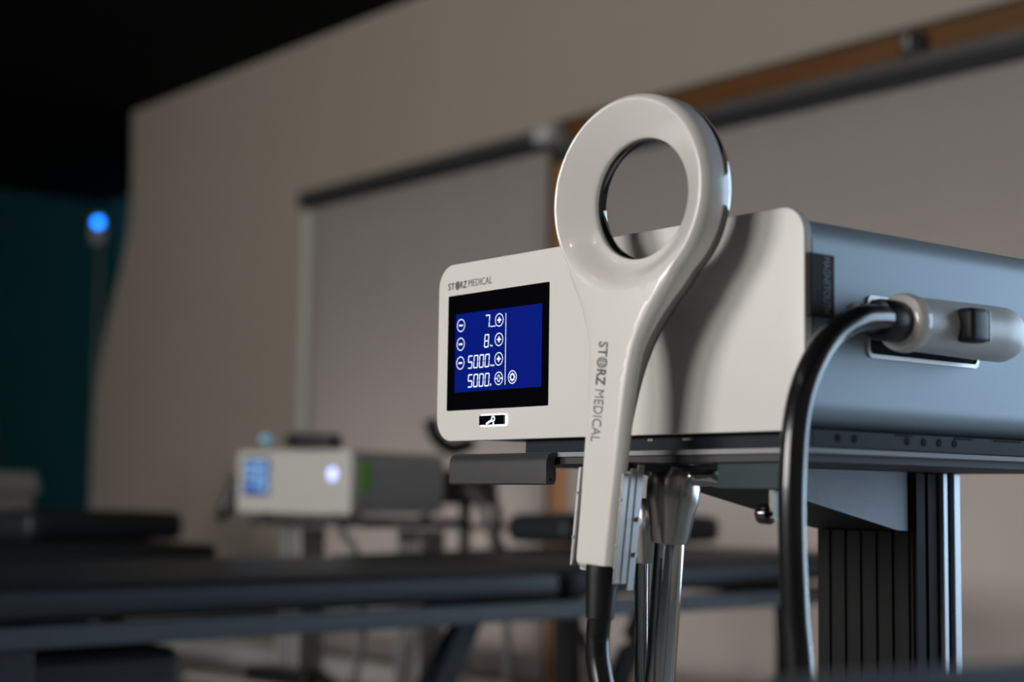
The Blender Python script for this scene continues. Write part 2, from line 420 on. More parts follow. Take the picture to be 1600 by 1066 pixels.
# brand lettering on the panel: STORZ MEDICAL
L = Vector((0, -0.0003, 0)); EX = (1, 0, 0); EZ = (0, 0, 1)
cadd('lettering', fit_text('ST', (0.0145, 0, 1.0050), EX, EZ, 0.0098, 0.0062, 0.012, L), M_print)
cadd('lettering', fit_text('RZ', (0.0325, 0, 1.0052), EX, EZ, 0.0096, 0.0062, 0.012, L), M_print)
cadd('lettering', fit_text('MEDICAL', (0.0445, 0, 1.0055), EX, EZ, 0.0336, 0.0064, -0.004, L), M_print_l)
def emblem(c, ex, ez, rx, rz, lift):
    """striped round emblem standing for the O"""
    c = Vector(c); ex = Vector(ex); ez = Vector(ez); lift = Vector(lift)
    bm = bmesh.new(); n = 40; P = []
    o = [bm.verts.new(c + lift + ex * math.cos(2 * math.pi * k / n) * rx + ez * math.sin(2 * math.pi * k / n) * rz) for k in range(n)]
    i_ = [bm.verts.new(c + lift + ex * math.cos(2 * math.pi * k / n) * rx * .80 + ez * math.sin(2 * math.pi * k / n) * rz * .80) for k in range(n)]
    for k in range(n): bm.faces.new((o[k], o[(k + 1) % n], i_[(k + 1) % n], i_[k]))
    for s in (-.55, -.22, .22, .55):
        h = math.sqrt(.8 ** 2 - s * s); w = .11
        bm.faces.new([bm.verts.new(c + lift + ex * (s + a) * rx + ez * b * h * rz) for a, b in ((-w, -1), (w, -1), (w, 1), (-w, 1))])
    me = bpy.data.meshes.new('emblem'); bm.to_mesh(me); bm.free(); return me
cadd('emblem', emblem((0.0284, 0, 1.0082), EX, EZ, 0.0032, 0.0039, L), M_print_l)

# screen
scr = cadd('screen', rprism(0.0155, 0.8966, 0.1555, 0.9995, 0.0012, 1, -0.0004, 0.001, 0, 4), M_bezel)
cadd('display', box((0.0272, -0.0006, 0.9126), (0.1468, -0.00045, 0.9822)), M_disp, scr)
YG = -0.0008
def quad_bar(bm, p, q, w):
    p = Vector((p[0], 0, p[1])); q = Vector((q[0], 0, q[1])); d = (q - p).normalized(); nrm = Vector((-d.z, 0, d.x)) * w / 2
    vs = [bm.verts.new((v.x, YG, v.z)) for v in (p - nrm, q - nrm, q + nrm, p + nrm)]
    bm.faces.new(vs)
def ring_geom(bm, c, r, w, n=36, rx=1.0):
    a = [bm.verts.new((c[0] + r * rx * math.cos(2 * math.pi * k / n), YG, c[1] + r * math.sin(2 * math.pi * k / n))) for k in range(n)]
    b = [bm.verts.new((c[0] + (r - w) * rx * math.cos(2 * math.pi * k / n), YG, c[1] + (r - w) * math.sin(2 * math.pi * k / n))) for k in range(n)]
    for k in range(n): bm.faces.new((a[k], a[(k + 1) % n], b[(k + 1) % n], b[k]))
def icon(name, c, kind):
    bm = bmesh.new(); ring_geom(bm, c, 0.0057, 0.00062)
    if kind in '+-': quad_bar(bm, (c[0] - .0026, c[1]), (c[0] + .0026, c[1]), .0013)
    if kind == '+': quad_bar(bm, (c[0], c[1] - .0026), (c[0], c[1] + .0026), .0013)
    if kind == '0':
        ring_geom(bm, c, 0.0031, 0.0008, rx=.62)
        quad_bar(bm, (c[0] - .0046, c[1]), (c[0] - .0024, c[1]), .0010); quad_bar(bm, (c[0] + .0024, c[1]), (c[0] + .0046, c[1]), .0010)
    if kind == '*':
        ring_geom(bm, c, 0.0028, 0.0009)
        for k in range(8):
            a = k * math.pi / 4
            quad_bar(bm, (c[0] + .0026 * math.cos(a), c[1] + .0026 * math.sin(a)), (c[0] + .0037 * math.cos(a), c[1] + .0037 * math.sin(a)), .0011)
    cadd(name, from_bm(bm), M_glyph, scr)
for z in (0.9719, 0.9552, 0.9385): icon('minus_icon', (0.0353, z), '-')
for z in (0.9726, 0.9558, 0.9390): icon('plus_icon', (0.0898, z), '+')
icon('reset_icon', (0.0902, 0.9222), '0'); icon('settings_icon', (0.1088, 0.9224), '*')
SEG = {'0': 'abcdef', '5': 'afgcd', '7': 'abcf'[:3], '8': 'abcdefg'}
def digit(ch, x, z, w=0.0053, h=0.0106):
    bm = bmesh.new(); s = 0.00085; sl = 0.08
    q = lambda u, v: (x + u + sl * (v - z), v)
    pts = {'a': ((0, h), (w, h)), 'd': ((0, 0), (w, 0)), 'g': ((0, h / 2), (w, h / 2)), 'f': ((0, h / 2), (0, h)), 'b': ((w, h / 2), (w, h)), 'e': ((0, 0), (0, h / 2)), 'c': ((w, 0), (w, h / 2))}
    for k in SEG[ch]:
        (u0, v0), (u1, v1) = pts[k]; g = .0003
        if v0 == v1: quad_bar(bm, q(u0 + g - .0003, z + v0), q(u1 - g + .0003, z + v1), s)
        else: quad_bar(bm, q(u0, z + v0 + g), q(u1, z + v1 - g), s)
    cadd('digit', from_bm(bm), M_glyph, scr)
digit('7', 0.0702, 0.9673, w=.0055)
digit('8', 0.0695, 0.9504)
for k, ch in enumerate('5000'):
    digit(ch, 0.0466 + k * 0.0080, 0.9332); digit(ch, 0.0468 + k * 0.0080, 0.9166)
UL = Vector((0, YG, 0))
for t, x, z, w, h in (('Level', .0777, .9673, .0068, .0014), ('Hz', .0777, .9504, .0034, .0016), ('Imp', .0779, .9329, .0060, .0020), ('x', .0779, .9165, .0022, .0018)):
    cadd('unit_lettering', fit_text(t, (x, 0, z), EX, EZ, w, h, .02, UL), M_glyph, scr)
bm = bmesh.new(); quad_bar(bm, (.0990, .9163), (.0990, .9780), .0006); cadd('divider_line', from_bm(bm), M_glyph, scr)

# illuminated button
btn = cadd('button', rprism(0.0652, 0.8817, 0.1018, 0.8915, 0.0012, 1, -0.0005, 0.001, 0, 4), M_glow)
cadd('button_cap', rprism(0.0660, 0.8825, 0.0998, 0.8908, 0.0006, 1, -0.0026, -0.0004, 0, 3), M_bezel, btn)
YG = -0.0028
bm = bmesh.new(); ring_geom(bm, (0.0858, 0.8876), .0027, .0014); quad_bar(bm, (.0762, .8834), (.0840, .8864), .0019); ring_geom(bm, (0.0862, 0.8836), .0010, .0009)
cadd('button_icon', from_bm(bm), M_glyph, btn)

# side tag: MAGNETOLITH
tg = cadd('name_tag', box((0.4290, 0.0012, 0.9490), (0.4345, 0.0275, 0.9935), .0012), M_tag)
cadd('tag_lettering', fit_text('MAGNETOLITH', (0.4347, 0.0150, 0.9915), (0, 0, -1), (0, 1, 0), 0.0400, 0.0068, 0.0), M_tagtxt, tg)
# connector well on the silver side
bm = bmesh.new()
oo = rrect(0.0685, 0.9245, 0.2035, 0.9700, 0.006, 6); ii = rrect(0.0715, 0.9275, 0.2005, 0.9670, 0.004, 6)
for t in (0.4285, 0.4297):
    pass
A = [bm.verts.new((0.4286, p[0], p[1])) for p in oo]; B = [bm.verts.new((0.4300, p[0], p[1])) for p in oo]
C = [bm.verts.new((0.4300, p[0], p[1])) for p in ii]; D = [bm.verts.new((0.4286, p[0], p[1])) for p in ii]
for a, b in ((A, B), (B, C), (C, D)):
    for i in range(len(a)): bm.faces.new((a[i], a[(i + 1) % len(a)], b[(i + 1) % len(a)], b[i]))
pl = cadd('connector_frame', from_bm(bm), M_alu, smooth=30)
cadd('connector_well', rprism(0.0715, 0.9275, 0.2005, 0.9670, 0.004, 0, 0.4286, 0.4289, 0, 6), M_hole, pl)

# ------------------------------------------------------------------ ring applicator (handpiece + cable + plug)
app = thing('ring_applicator', 'white ring-shaped handpiece with black back and black cable, in front of the console', 'applicator', (0.2862, -0.0622, 0.7673))
C0 = Vector((0.3100, -0.0600, 1.0429))
AU = Vector((0.9896, 0.0866, -0.1146)); AV = Vector((0.1142, 0.0100, 0.9934)); AW = AU.cross(AV)
AW = AW if AW.y < 0 else -AW
base = Vector((0.2862, -0.0622, 0.7673))
def hp(u, v, w): return C0 + AU * u + AV * v + AW * w - base

RO, RH = 0.0772, 0.0462
tab = [(-.2770, .0190), (-.2600, .0193), (-.2300, .0198), (-.2000, .0208), (-.1700, .0214), (-.1400, .0226), (-.1200, .0247), (-.1050, .0282), (-.0900, .0347), (-.0770, .0418), (-.0640, .0505), (-.0520, .0571)]
sp = spline([(u, v, 0) for v, u in tab], 10)
side = [(p.x, p.y) for p in sp]
a0 = math.atan2(-.0520, .0571)
arc = [(RO * math.cos(a), RO * math.sin(a)) for a in np.linspace(a0, math.pi - a0, 150)]
outl = []
rb = 0.006
for k in range(7):  # rounded lower right corner
    a = -math.pi / 2 + k * math.pi / 2 / 6
    outl.append((0.0190 - rb + rb * math.cos(a), -.277 + rb + rb * math.sin(a)))
outl += [p for p in side if p[1] > -.2695][:-1] + arc
outl += [(-x, y) for x, y in reversed([p for p in side if p[1] > -.2695][:-1])]
outl += [(-x, y) for x, y in reversed(outl[:7])]
# even spacing
P = np.array(outl + [outl[0]]); seg = np.hypot(*(P[1:] - P[:-1]).T); s = np.concatenate([[0], np.cumsum(seg)])
NO = 420
ss = np.linspace(0, s[-1], NO, endpoint=False)
O2 = np.stack([np.interp(ss, s, P[:, 0]), np.interp(ss, s, P[:, 1])], 1)
for _ in range(2): O2 = (np.roll(O2, 1, 0) + 2 * O2 + np.roll(O2, -1, 0)) / 4
tan = np.roll(O2, -1, 0) - np.roll(O2, 1, 0); tan /= np.hypot(tan[:, 0], tan[:, 1])[:, None]
INN = np.stack([-tan[:, 1], tan[:, 0]], 1)      # inward (outline runs counter-clockwise)
def sm(x, a, b):
    t = np.clip((x - a) / (b - a), 0, 1); return t * t * (3 - 2 * t)
TW = 0.0078 + 0.0132 * sm(O2[:, 1], -.13, -.02)          # depth of the white shell
TB = 0.0015 + 0.0115 * sm(O2[:, 1], -.185, -.10) - .0025 * sm(O2[:, 1], -.08, 0)  # black back
CR = 0.0056                                                # crest inset
def fw(u, v):
    r = math.hypot(u, v); t = (r - RH) / (0.0772 - CR - RH)
    if t >= 1: return 0.0
    k = 1 - t
    down = float(sm(np.array(-v / max(r, 1e-6)), 0.45, 0.95))
    return -0.0170 * ((1 - down) * k ** 1.05 + down * k * k * (3 - 2 * k) * .9)
RF = 0.0703                                                # funnel outer radius
def fw(r, v):
    t = (r - RH) / (RF - RH); k = 1 - min(t, 1.0)
    down = float(sm(np.array(-v / max(r, 1e-6)), 0.40, 0.92))
    return -0.0006 * (1 - down) - 0.0172 * ((1 - down) * (k ** 1.04) + down * k * k * (3 - 2 * k) * .92)
bm = bmesh.new(); loops = []
for ins, wf in ((0, None), (0, -.0085), (.0003, -.0070), (.0009, -.0054), (.0018, -.0038), (.0029, -.0024), (.0040, -.0012), (.0048, -.00045), (CR, -.0001)):
    q = O2 + INN * ins
    loops.append([bm.verts.new(hp(q[i, 0], q[i, 1], (-TW[i] if wf is None else wf))) for i in range(NO)])
for a, b in zip(loops, loops[1:]):
    for i in range(NO): bm.faces.new((a[i], a[(i + 1) % NO], b[(i + 1) % NO], b[i]))
crest = O2 + INN * CR
NH = 200
pts = [Vector((float(x), float(y))) for x, y in crest]; nb = len(pts)
ringp = [Vector((RF * math.cos(2 * math.pi * k / NH), RF * math.sin(2 * math.pi * k / NH))) for k in range(NH)]
inner = []
for i in range(-24, 25):
    for j in range(0, 66):
        p = Vector((i * .0035 + (.00175 if j % 2 else 0), -.275 + j * .0036))
        if p.length > RF + .0022:
            dd = np.hypot(crest[:, 0] - p.x, crest[:, 1] - p.y); kk = int(dd.argmin())
            if dd[kk] > .0018 and float(np.dot(np.array([p.x, p.y]) - crest[kk], INN[kk])) > 0: inner.append(p)
edges = [(i, (i + 1) % nb) for i in range(nb)] + [(nb + k, nb + (k + 1) % NH) for k in range(NH)]
vo, eo, fo, _, _, _ = geometry.delaunay_2d_cdt(pts + ringp + inner, edges, [list(range(nb))], 1, 1e-7)
def wflat(p):
    if p.length < RF * 1.0002: return fw(RF, p.y)
    return 0.0 if p.length > RF + .0014 else -.0001
nv = [bm.verts.new(hp(p.x, p.y, wflat(p) if (p.length < RF * 1.0002) else -.0001)) for p in vo]
for f in fo:
    c = sum((vo[i] for i in f), Vector((0, 0))) / len(f)
    if c.length > RF * 0.9990: bm.faces.new([nv[i] for i in f])
rows = [RF + (RH - RF) * j / 14 for j in range(15)]
grid = [[bm.verts.new(hp(r * math.cos(2 * math.pi * k / NH), r * math.sin(2 * math.pi * k / NH), fw(r, r * math.sin(2 * math.pi * k / NH)))) for k in range(NH)] for r in rows]
for r, dw in ((RH - .0005, -.0007), (RH - .0008, -.0016), (RH - .0009, -.0028), (RH - .0009, -.0040)):
    grid.append([bm.verts.new(hp(r * math.cos(2 * math.pi * k / NH), r * math.sin(2 * math.pi * k / NH), fw(RH, RH * math.sin(2 * math.pi * k / NH)) + dw)) for k in range(NH)])
for a, b in zip(grid, grid[1:]):
    for k in range(NH): bm.faces.new((a[k], a[(k + 1) % NH], b[(k + 1) % NH], b[k]))
bmesh.ops.remove_doubles(bm, verts=bm.verts, dist=3e-6)
shell = link('front_shell', from_bm(bm), M_white, app, 85)
# black back shell
bm = bmesh.new(); loops = []
for ins, f in ((.0004, 0.0), (.0004, .5), (.0010, .80), (.0026, 1.0)):
    q = O2 + INN * ins
    loops.append([bm.verts.new(hp(q[i, 0], q[i, 1], -TW[i] + .0003 - TB[i] * f)) for i in range(NO)])
for a, b in zip(loops, loops[1:]):
    for i in range(NO): bm.faces.new((a[i], a[(i + 1) % NO], b[(i + 1) % NO], b[i]))
back = O2 + INN * .0026
rh2 = RH - .0002
hole2 = [Vector((rh2 * math.cos(2 * math.pi * k / NH), rh2 * math.sin(2 * math.pi * k / NH))) for k in range(NH)]
vo, eo, fo, _, _, _ = geometry.delaunay_2d_cdt([Vector((float(x), float(y))) for x, y in back] + hole2, edges, [list(range(nb))], 1, 1e-7)
def wb(u, v):
    vv = np.array(v)
    return float(-(0.0078 + 0.0132 * sm(vv, -.13, -.02)) + .0003 - (0.0015 + 0.0115 * sm(vv, -.185, -.10) - .0025 * sm(vv, -.08, 0)))
nv = [bm.verts.new(hp(p.x, p.y, wb(p.x, p.y))) for p in vo]
for f in fo:
    c = sum((vo[i] for i in f), Vector((0, 0))) / len(f)
    if c.length > rh2 * 0.9985: bm.faces.new([nv[i] for i in f])
rl_ = [[bm.verts.new(hp(r * math.cos(2 * math.pi * k / NH), r * math.sin(2 * math.pi * k / NH), w if w is not None else wb(0, r * math.sin(2 * math.pi * k / NH)))) for k in range(NH)] for r, w in ((rh2, None), (rh2 - .0016, -.0290), (rh2 - .0016, -.0222), (rh2 - .0010, -.0213))]
for a, b in zip(rl_, rl_[1:]):
    for k in range(NH): bm.faces.new((a[k], a[(k + 1) % NH], b[(k + 1) % NH], b[k]))
bmesh.ops.remove_doubles(bm, verts=bm.verts, dist=2e-6)
link('back_shell', from_bm(bm), M_black, app, 35)
# lettering on the handle, reading downwards
def hlet(t, u, v, w, h, bold, mm):
    o = hp(u, v, 0.00025)
    link('lettering', fit_text(t, o, -AV, AU, w, h, bold), mm, shell)
hlet('ST', -.0112, -.1085, .0110, .0092, .018, M_print_l)
hlet('RZ', -.0108, -.1290, .0118, .0092, .022, M_print)
hlet('MEDICAL', -.0106, -.1440, .0385, .0092, -.002, M_print_l)
link('emblem', emblem(hp(-.0064, -.1240, .00025), -AV, AU, .0042, .0052, (0, 0, 0)), M_print_l, shell)
# boot, cable, plug
b0 = Vector((0.2840, -0.0545, 0.7725)); boot = [b0, (0.2835, -.0545, .765), (0.2815, -.0545, .737), (0.2812, -.0545, .7345), (.2810, -.0545, .732)]
link('cable_boot', tube([Vector(p) - base for p in boot], [.0122, .0122, .0106, .0106, .0085], 28), M_rubber, app, 35)
cab = spline([(0.2812, -.0545, .737), (0.2790, -.0545, .715), (0.2835, -.0545, .690), (0.305, -.056, .63), (0.345, -.062, .565), (0.395, -.064, .535), (.435, -.058, .560), (0.456, -.047, .63), (0.461, -.0425, .700), (0.4605, -.0458, .7477), (0.460, -.0478, .7931), (0.460, -.0475, .8346), (0.460, -.0425, .8767), (0.460, -.030, .9071), (0.4595, -.008, .9320), (0.459, .0190, .9455), (0.457, .0400, .9490), (.455, .056, .9500)], 14)
link('cable', tube([p - base for p in cab], .0090, 24), M_cable, app, True)
pc = Vector((0.4490, 0.004, 0.9495)) - base
def yl(name, prof, material, parent=app, sm_=35, seg=36):
    return link(name, lathe_along(pc, pc + Vector((0, 1, 0)), prof, seg), material, parent, sm_)
yl('strain_relief', [(.026, .0098), (.050, .0104), (.0505, .0138), (.054, .0150), (.066, .0152), (.0785, .0145)], M_rubber)
plug = yl('plug_body', [(.080, .0150), (.081, .0195), (.18, .0212), (.198, .0212), (.205, .0190), (.208, .0150)], mat('satin_white_plug', (0.74, 0.77, 0.78), 0.40, 0.10, noise=.03, nscale=20))
yl('collar', [(.0740, .0140), (.0745, .0180), (.0760, .0202), (.079, .0213), (.083, .0215), (.0865, .0212), (.0875, .020)], M_white, plug)
kb = box(pc + Vector((.015, .120, -.0125)), pc + Vector((.031, .142, .0125)), .004, 3)
lat = link('release_button', kb, M_matteblack, plug, 35)
link('button_edge', box(pc + Vector((.017, .1422, -.0112)), pc + Vector((.030, .1434, .0112)), .0005), M_alu, lat)

# ------------------------------------------------------------------ cart carrying the console
cart = thing('equipment_cart', 'dark grey equipment cart with fluted column and shelf under the console', 'cart', (0.215, 0.25, 0))
cb = Vector((0.215, 0.25, 0))
def kadd(name, me, material, parent=cart, smooth=False):
    for v in me.vertices: v.co -= cb
    return link(name, me, material, parent, smooth)
shelf = kadd('shelf', box((0.03, 0.0, 0.8540), (0.431, 0.43, 0.8580), .0006), M_shelf)
kadd('shelf_underlay', box((0.034, 0.003, 0.8485), (0.4250, 0.426, 0.8538)), mat('dark_shelf_core', (.045, .042, .044), .6, noise=.04), shelf)
# pull handle: hooked extrusion
hpz = [(-.0003, .8478), (-.0003, .8535), (-.0022, .8535), (-.0030, .8515), (-.0030, .8455), (-.0016, .8455), (-.0016, .8355), (-.0035, .8318), (-.0105, .8312), (-.0120, .8325), (-.0120, .8490), (-.0112, .8530), (-.0092, .8560), (-.0055, .8575), (-.0003, .8578)]
hn = kadd('pull_handle', prism(hpz, 0, 0.0370, 0.1680), M_bar, smooth=30)
kadd('handle_screw', disc((0.1681, -.0075, .8355), 0, .0011, .0003), M_hole, hn)
# tapered support arm: two gusset plates and a bottom plate
gp = [(0.035, 0.8484), (0.3285, 0.8484), (0.3285, 0.7960), (0.315, .7965), (0.197, .8206), (0.085, .8440), (0.035, .8455)]
for x0, x1 in ((0.168, 0.1715), (0.2620, 0.2655)):
    kadd('support_gusset', prism(gp, 0, x0, x1), M_gusset)
kadd('support_underside', prism([(0.085, .8446), (0.197, .8212), (0.315, .7971), (.3285, .7966), (.3285, .7985), (.315, .7990), (.197, .8230), (.085, .8462)], 0, 0.1716, 0.2619), M_matteblack)
# column: dark fluted extrusion with rear fins coloured pale for their window reflection
col = kadd('column', box((0.158, 0.3320, 0.10), (0.268, 0.3990, 0.8484), .002), M_column)
for k in range(6):
    x = 0.1615 + k * 0.0180
    kadd('column_rib', box((x, 0.3292, 0.10), (x + .0135, 0.3319, 0.7955), .0006), M_column, col)
for k in range(2):
    y = 0.335 + k * .017
    kadd('column_rib', box((0.2681, y, 0.10), (0.2700, y + .013, 0.848), .0006), M_column, col)
for y0, y1 in ((0.3705, 0.3765), (0.3865, 0.3955)):
    kadd('column_fin', box((0.2681, y0, 0.10), (0.2735, y1, 0.848), .0006), M_fin, col)
# square arm and knob under the shelf front
kadd('square_arm', box((0.343, 0.004, 0.8290), (0.4030, 0.026, 0.8478), .0006), M_arm)
kn = kadd('clamp_knob', lathe_along((0.3780, 0.012, 0.8115), (0.45, 0.012, 0.8115), [(0, .0060), (.001, .0074), (.009, .0076), (.0100, .0070), (.0102, .0030), (.014, .0030)], 24), M_black, smooth=35)
kadd('knob_stem', box((0.3885, 0.0095, 0.8085), (0.3925, 0.0145, 0.8288)), M_screw, kn)
for x in (0.392, .400, .408): kadd('arm_screw', lathe_along((x, .015, .8289), (x, .015, .80), [(0, .0022), (.0028, .0022), (.003, .0015)], 12), M_screw)
# aluminium clip holder for the handpiece
def hc(u, v, w): return C0 + AU * u + AV * v + AW * w
def hbox(name, u0, u1, v0, v1, w0, w1, material, parent, bev=.0003):
    bm = bmesh.new(); add_box(bm, (u0, v0, w0), (u1, v1, w1), bev)
    for v in bm.verts: v.co = hc(*v.co) - cb
    return link(name, from_bm(bm), material, parent)
hol = hbox('handpiece_holder', -.0235, .0220, -.2795, -.203, -.0160, -.0145, M_alu, cart)
hbox('holder_flange', -.0235, -.0215, -.2760, -.203, -.0144, -.0035, M_alu, hol)
hbox('holder_flange', .0203, .0218, -.2800, -.203, -.0105, -.0035, M_brushed, hol)
hbox('holder_side_plate', .0212, .0226, -.2830, -.1990, -.0168, -.0106, M_alu, hol)
hbox('holder_lip', .0205, .0220, -.2830, -.2801, -.0150, -.0035, M_brushed, hol)
hbox('holder_rear_plate', .0220, .0234, -.2880, -.1960, -.0240, -.0170, M_alu, hol)
for v in (-.222, -.255):
    for u in (-.0225, .0212):
        bm = bmesh.new(); add_tube(bm, [hc(u, v, -.0045) - cb, hc(u, v, -.0026) - cb], .0011, 10)
        link('holder_rivet', from_bm(bm), M_screw, hol)
for v in (-.236, -.262):
    bm = bmesh.new(); add_tube(bm, [hc(.0234, v, -.0215) - cb, hc(.0254, v, -.0215) - cb], .0018, 10)
    link('holder_pin', from_bm(bm), M_alu, hol)
bm = bmesh.new(); add_box(bm, (0.284, -.0425, .8415), (0.302, 0.006, .8478), .0005)
for v in bm.verts: v.co -= cb
link('holder_bridge', from_bm(bm), M_matteblack, hol)
wire = spline([(0.289, -.030, .8425), (0.2905, -.026, .8418), (.2915, -.024, .836), (.2905, -.024, .828), (.2885, -.024, .815)], 6)
link('tether_wire', tube([p - cb for p in wire], .0009, 8), M_rubber, hol, True)
# base with castors (below the frame)
kadd('base_beam', box((0.02, 0.340, 0.075), (0.41, 0.395, 0.10), .004), M_darkframe)
for x in (0.03, 0.40):
    kadd('base_leg', box((x - .02, 0.05, 0.062), (x + .02, 0.56, 0.0748), .003), M_darkframe)
    for y in (0.08, 0.53):
        kadd('castor', lathe_along((x - .012, y, .031), (x + .012, y, .031), [(0, .025), (.002, .031), (.022, .031), (.024, .025)], 24), M_rubber, smooth=35)

# ------------------------------------------------------------------ chrome support tubes with tapered caps
def support(label, top, bot, cap_len, rmax, rtube, hinge):
    top = Vector(top); bot = Vector(bot); d = (bot - top).normalized()
    foot = top + d * (top.z / -d.z)
    t = thing('support_tube', label, 'chrome tube', (foot.x, foot.y, 0), 0, 'chrome tubes hanging under the shelf')
    fb = Vector((foot.x, foot.y, 0))
    prof = [(0, rmax * .55), (.0012, rmax * .72), (.004, rmax * .86), (.010, rmax * .96), (.018, rmax), (.028, rmax * .985), (cap_len * .6, rmax * .87), (cap_len - .001, rmax * .70), (cap_len, rmax * .66)]
    c = link('tapered_cap', lathe_along(top - fb, bot - fb, prof, 40), M_brushed, t, 50)
    p0 = top + d * (cap_len - .002); p1 = foot - d * .012
    link('tube', tube([p0 - fb, p1 - fb], rtube, 32), M_chrome, t, 40)
    link('rubber_foot', tube([foot - d * .03 / -d.z - fb, foot - fb - d * .002], rtube * 1.25, 20), M_rubber, t, 40)
    if hinge:
        h = lathe_along(Vector(hinge[0]) - fb, Vector(hinge[1]) - fb, [(0, .006), (.002, .0078), (.012, .0085), (.018, .0078), (.026, .0092), (.0320, .0092), (.0329, .008)], 28)
        link('hinge', h, M_chrome, t, 35)
    return t
support('chrome tube with wide brushed steel cap, right of the handpiece', (0.2935, 0.010, 0.8478), (0.2785, 0.010, 0.690), .0600, .0205, .0116, ((0.3100, .013, .8390), (0.3430, .013, .8390)))
support('thinner chrome tube with narrow steel cap, beside the handpiece holder', (0.2200, 0.050, 0.8215), (0.2205, 0.050, 0.670), .0520, .0140, .0088, None)

# ------------------------------------------------------------------ treatment tables
def cushion(x0, x1, y0, y1, z0, z1, bev=.018, crown=.006, n=10):
    bm = bmesh.new(); add_box(bm, (x0, y0, z0), (x1, y1, z1))
    bmesh.ops.subdivide_edges(bm, edges=[e for e in bm.edges if abs((e.verts[0].co - e.verts[1].co).z) < 1e-6], cuts=n, use_grid_fill=True)
    cx, cy = (x0 + x1) / 2, (y0 + y1) / 2
    for v in bm.verts:
        if v.co.z > z1 - 1e-5:
            u = (v.co.x - cx) / (x1 - x0) * 2; w = (v.co.y - cy) / (y1 - y0) * 2
            v.co.z += crown * (1 - u ** 4) * (1 - w ** 4)
    es = [e for e in bm.edges if len(e.link_faces) == 2 and e.calc_face_angle() > R(50)]
    bmesh.ops.bevel(bm, geom=es, offset=bev, segments=4, affect='EDGES', profile=0.5)
    return from_bm(bm)

tb = thing('treatment_table', 'long black padded treatment table with slate frame in front of the blinds', 'treatment table', (-1.59, 0.80, 0), R(4.5))
# local frame: x across (front edge at +0.42), y along
c1 = link('cushion', cushion(-.40, .40, -1.35, .375, .626, .682), M_vinyl, tb, 40)
c2 = link('cushion', cushion(-.40, .40, .395, 1.42, .626, .684, crown=.005), M_vinyl, tb, 40)
for v in c2.data.vertices: v.co.z += max(0, (v.co.y - .395)) * .018
for s in (-1, 1):
    link('side_rail', box((s * .38 - .02, -1.33, .588), (s * .38 + .02, 1.40, .622), .003), M_frame, tb)
for y in (-1.31, .385, 1.38): link('cross_rail', box((-.36, y - .02, .590), (.36, y + .02, .620), .003), M_frame, tb)
for s in (-1, 1):
    link('leg', box((s * .36 - .025, 1.13, 0.03), (s * .36 + .025, 1.19, .588), .003), M_darkframe, tb)
    link('leg', box((s * .36 - .025, -.78, 0.03), (s * .36 + .025, -.72, .588), .003), M_darkframe, tb)
link('base_frame', box((-.41, -.80, 0.0), (-.35, 1.20, .03), .003), M_darkframe, tb)
link('base_frame', box((.35, -.80, 0.0), (.41, 1.20, .03), .003), M_darkframe, tb)
def strut(name, p, q, w, th, material, notch=False):
    p = Vector(p); q = Vector(q); d = q - p; ln = d.length; d.normalize(); n = d.cross(Vector((1, 0, 0))).normalized()
    bm = bmesh.new()
    if notch:
        out = [(0, -w / 2), (0, w / 2)]
        k = 0
        step = .10
        x = .06
        while x < ln - .12:
            out += [(x + step * .55, w / 2), (x + step * .62, w * .05), (x + step * .9, w / 2)]; x += step * 1.6
        out += [(ln, w / 2), (ln, -w / 2)]
    else:
        out = [(0, -w / 2), (0, w / 2), (ln, w / 2), (ln, -w / 2)]
    vs = [[bm.verts.new(p + d * a + n * b + Vector((s * th / 2, 0, 0))) for a, b in out] for s in (-1, 1)]
    bm.faces.new(vs[0]); bm.faces.new(list(reversed(vs[1])))
    k = len(out)
    for i in range(k): bm.faces.new((vs[0][i], vs[1][i], vs[1][(i + 1) % k], vs[0][(i + 1) % k]))
    return link(name, from_bm(bm), material, tb)
strut('lift_arm', (.10, .42, .60), (.10, .10, .03), .055, .02, M_darkframe)
strut('lift_arm', (-.12, .62, .60), (-.12, .20, .03), .045, .02, M_frame)
strut('ratchet_brace', (.05, 1.02, .595), (.05, .72, .05), .06, .02, M_frame, True)
link('lift_motor', box((-.30, -.70, .10), (.20, -.35, .56), .02), M_darkframe, tb)

pw = thing('bolster', 'flat black vinyl bolster lying on the right end of the long table', 'bolster', (-1.96, 1.98, .7085), R(2), 'black vinyl bolsters')
link('pad', cushion(-.12, .12, -.24, .33, 0.0, .072, .026, .006, 6), M_vinyl, pw, 40)
link('seam_piping', box((-.121, -.22, .034), (.121, .31, .039), .001), M_rubber, pw)

tb2 = thing('treatment_table', 'second black padded table at far left, behind the long table', 'treatment table', (-3.21, .20, 0))
link('cushion', cushion(-.36, .36, -1.1, 1.14, .63, .682), M_vinyl, tb2, 40)
for s in (-1, 1):
    link('side_rail', box((s * .33 - .02, -1.05, .59), (s * .33 + .02, 1.02, .628), .003), M_darkframe, tb2)
    for y in (-.9, .85): link('leg', box((s * .31 - .025, y - .03, 0), (s * .31 + .025, y + .03, .59), .003), M_darkframe, tb2)
link('lift_box', box((-.25, -.6, .05), (.25, .6, .58), .02), M_darkframe, tb2)
pw2 = thing('bolster', 'flat black bolster on the second table at far left', 'bolster', (-3.19, 1.115, .6885), 0, 'black vinyl bolsters')
link('pad', cushion(-.15, .15, -.25, .22, 0.0, .078, .026, .004, 6), M_vinyl, pw2, 40)
link('seam_piping', box((-.151, -.20, .036), (.151, .20, .041), .001), M_rubber, pw2)

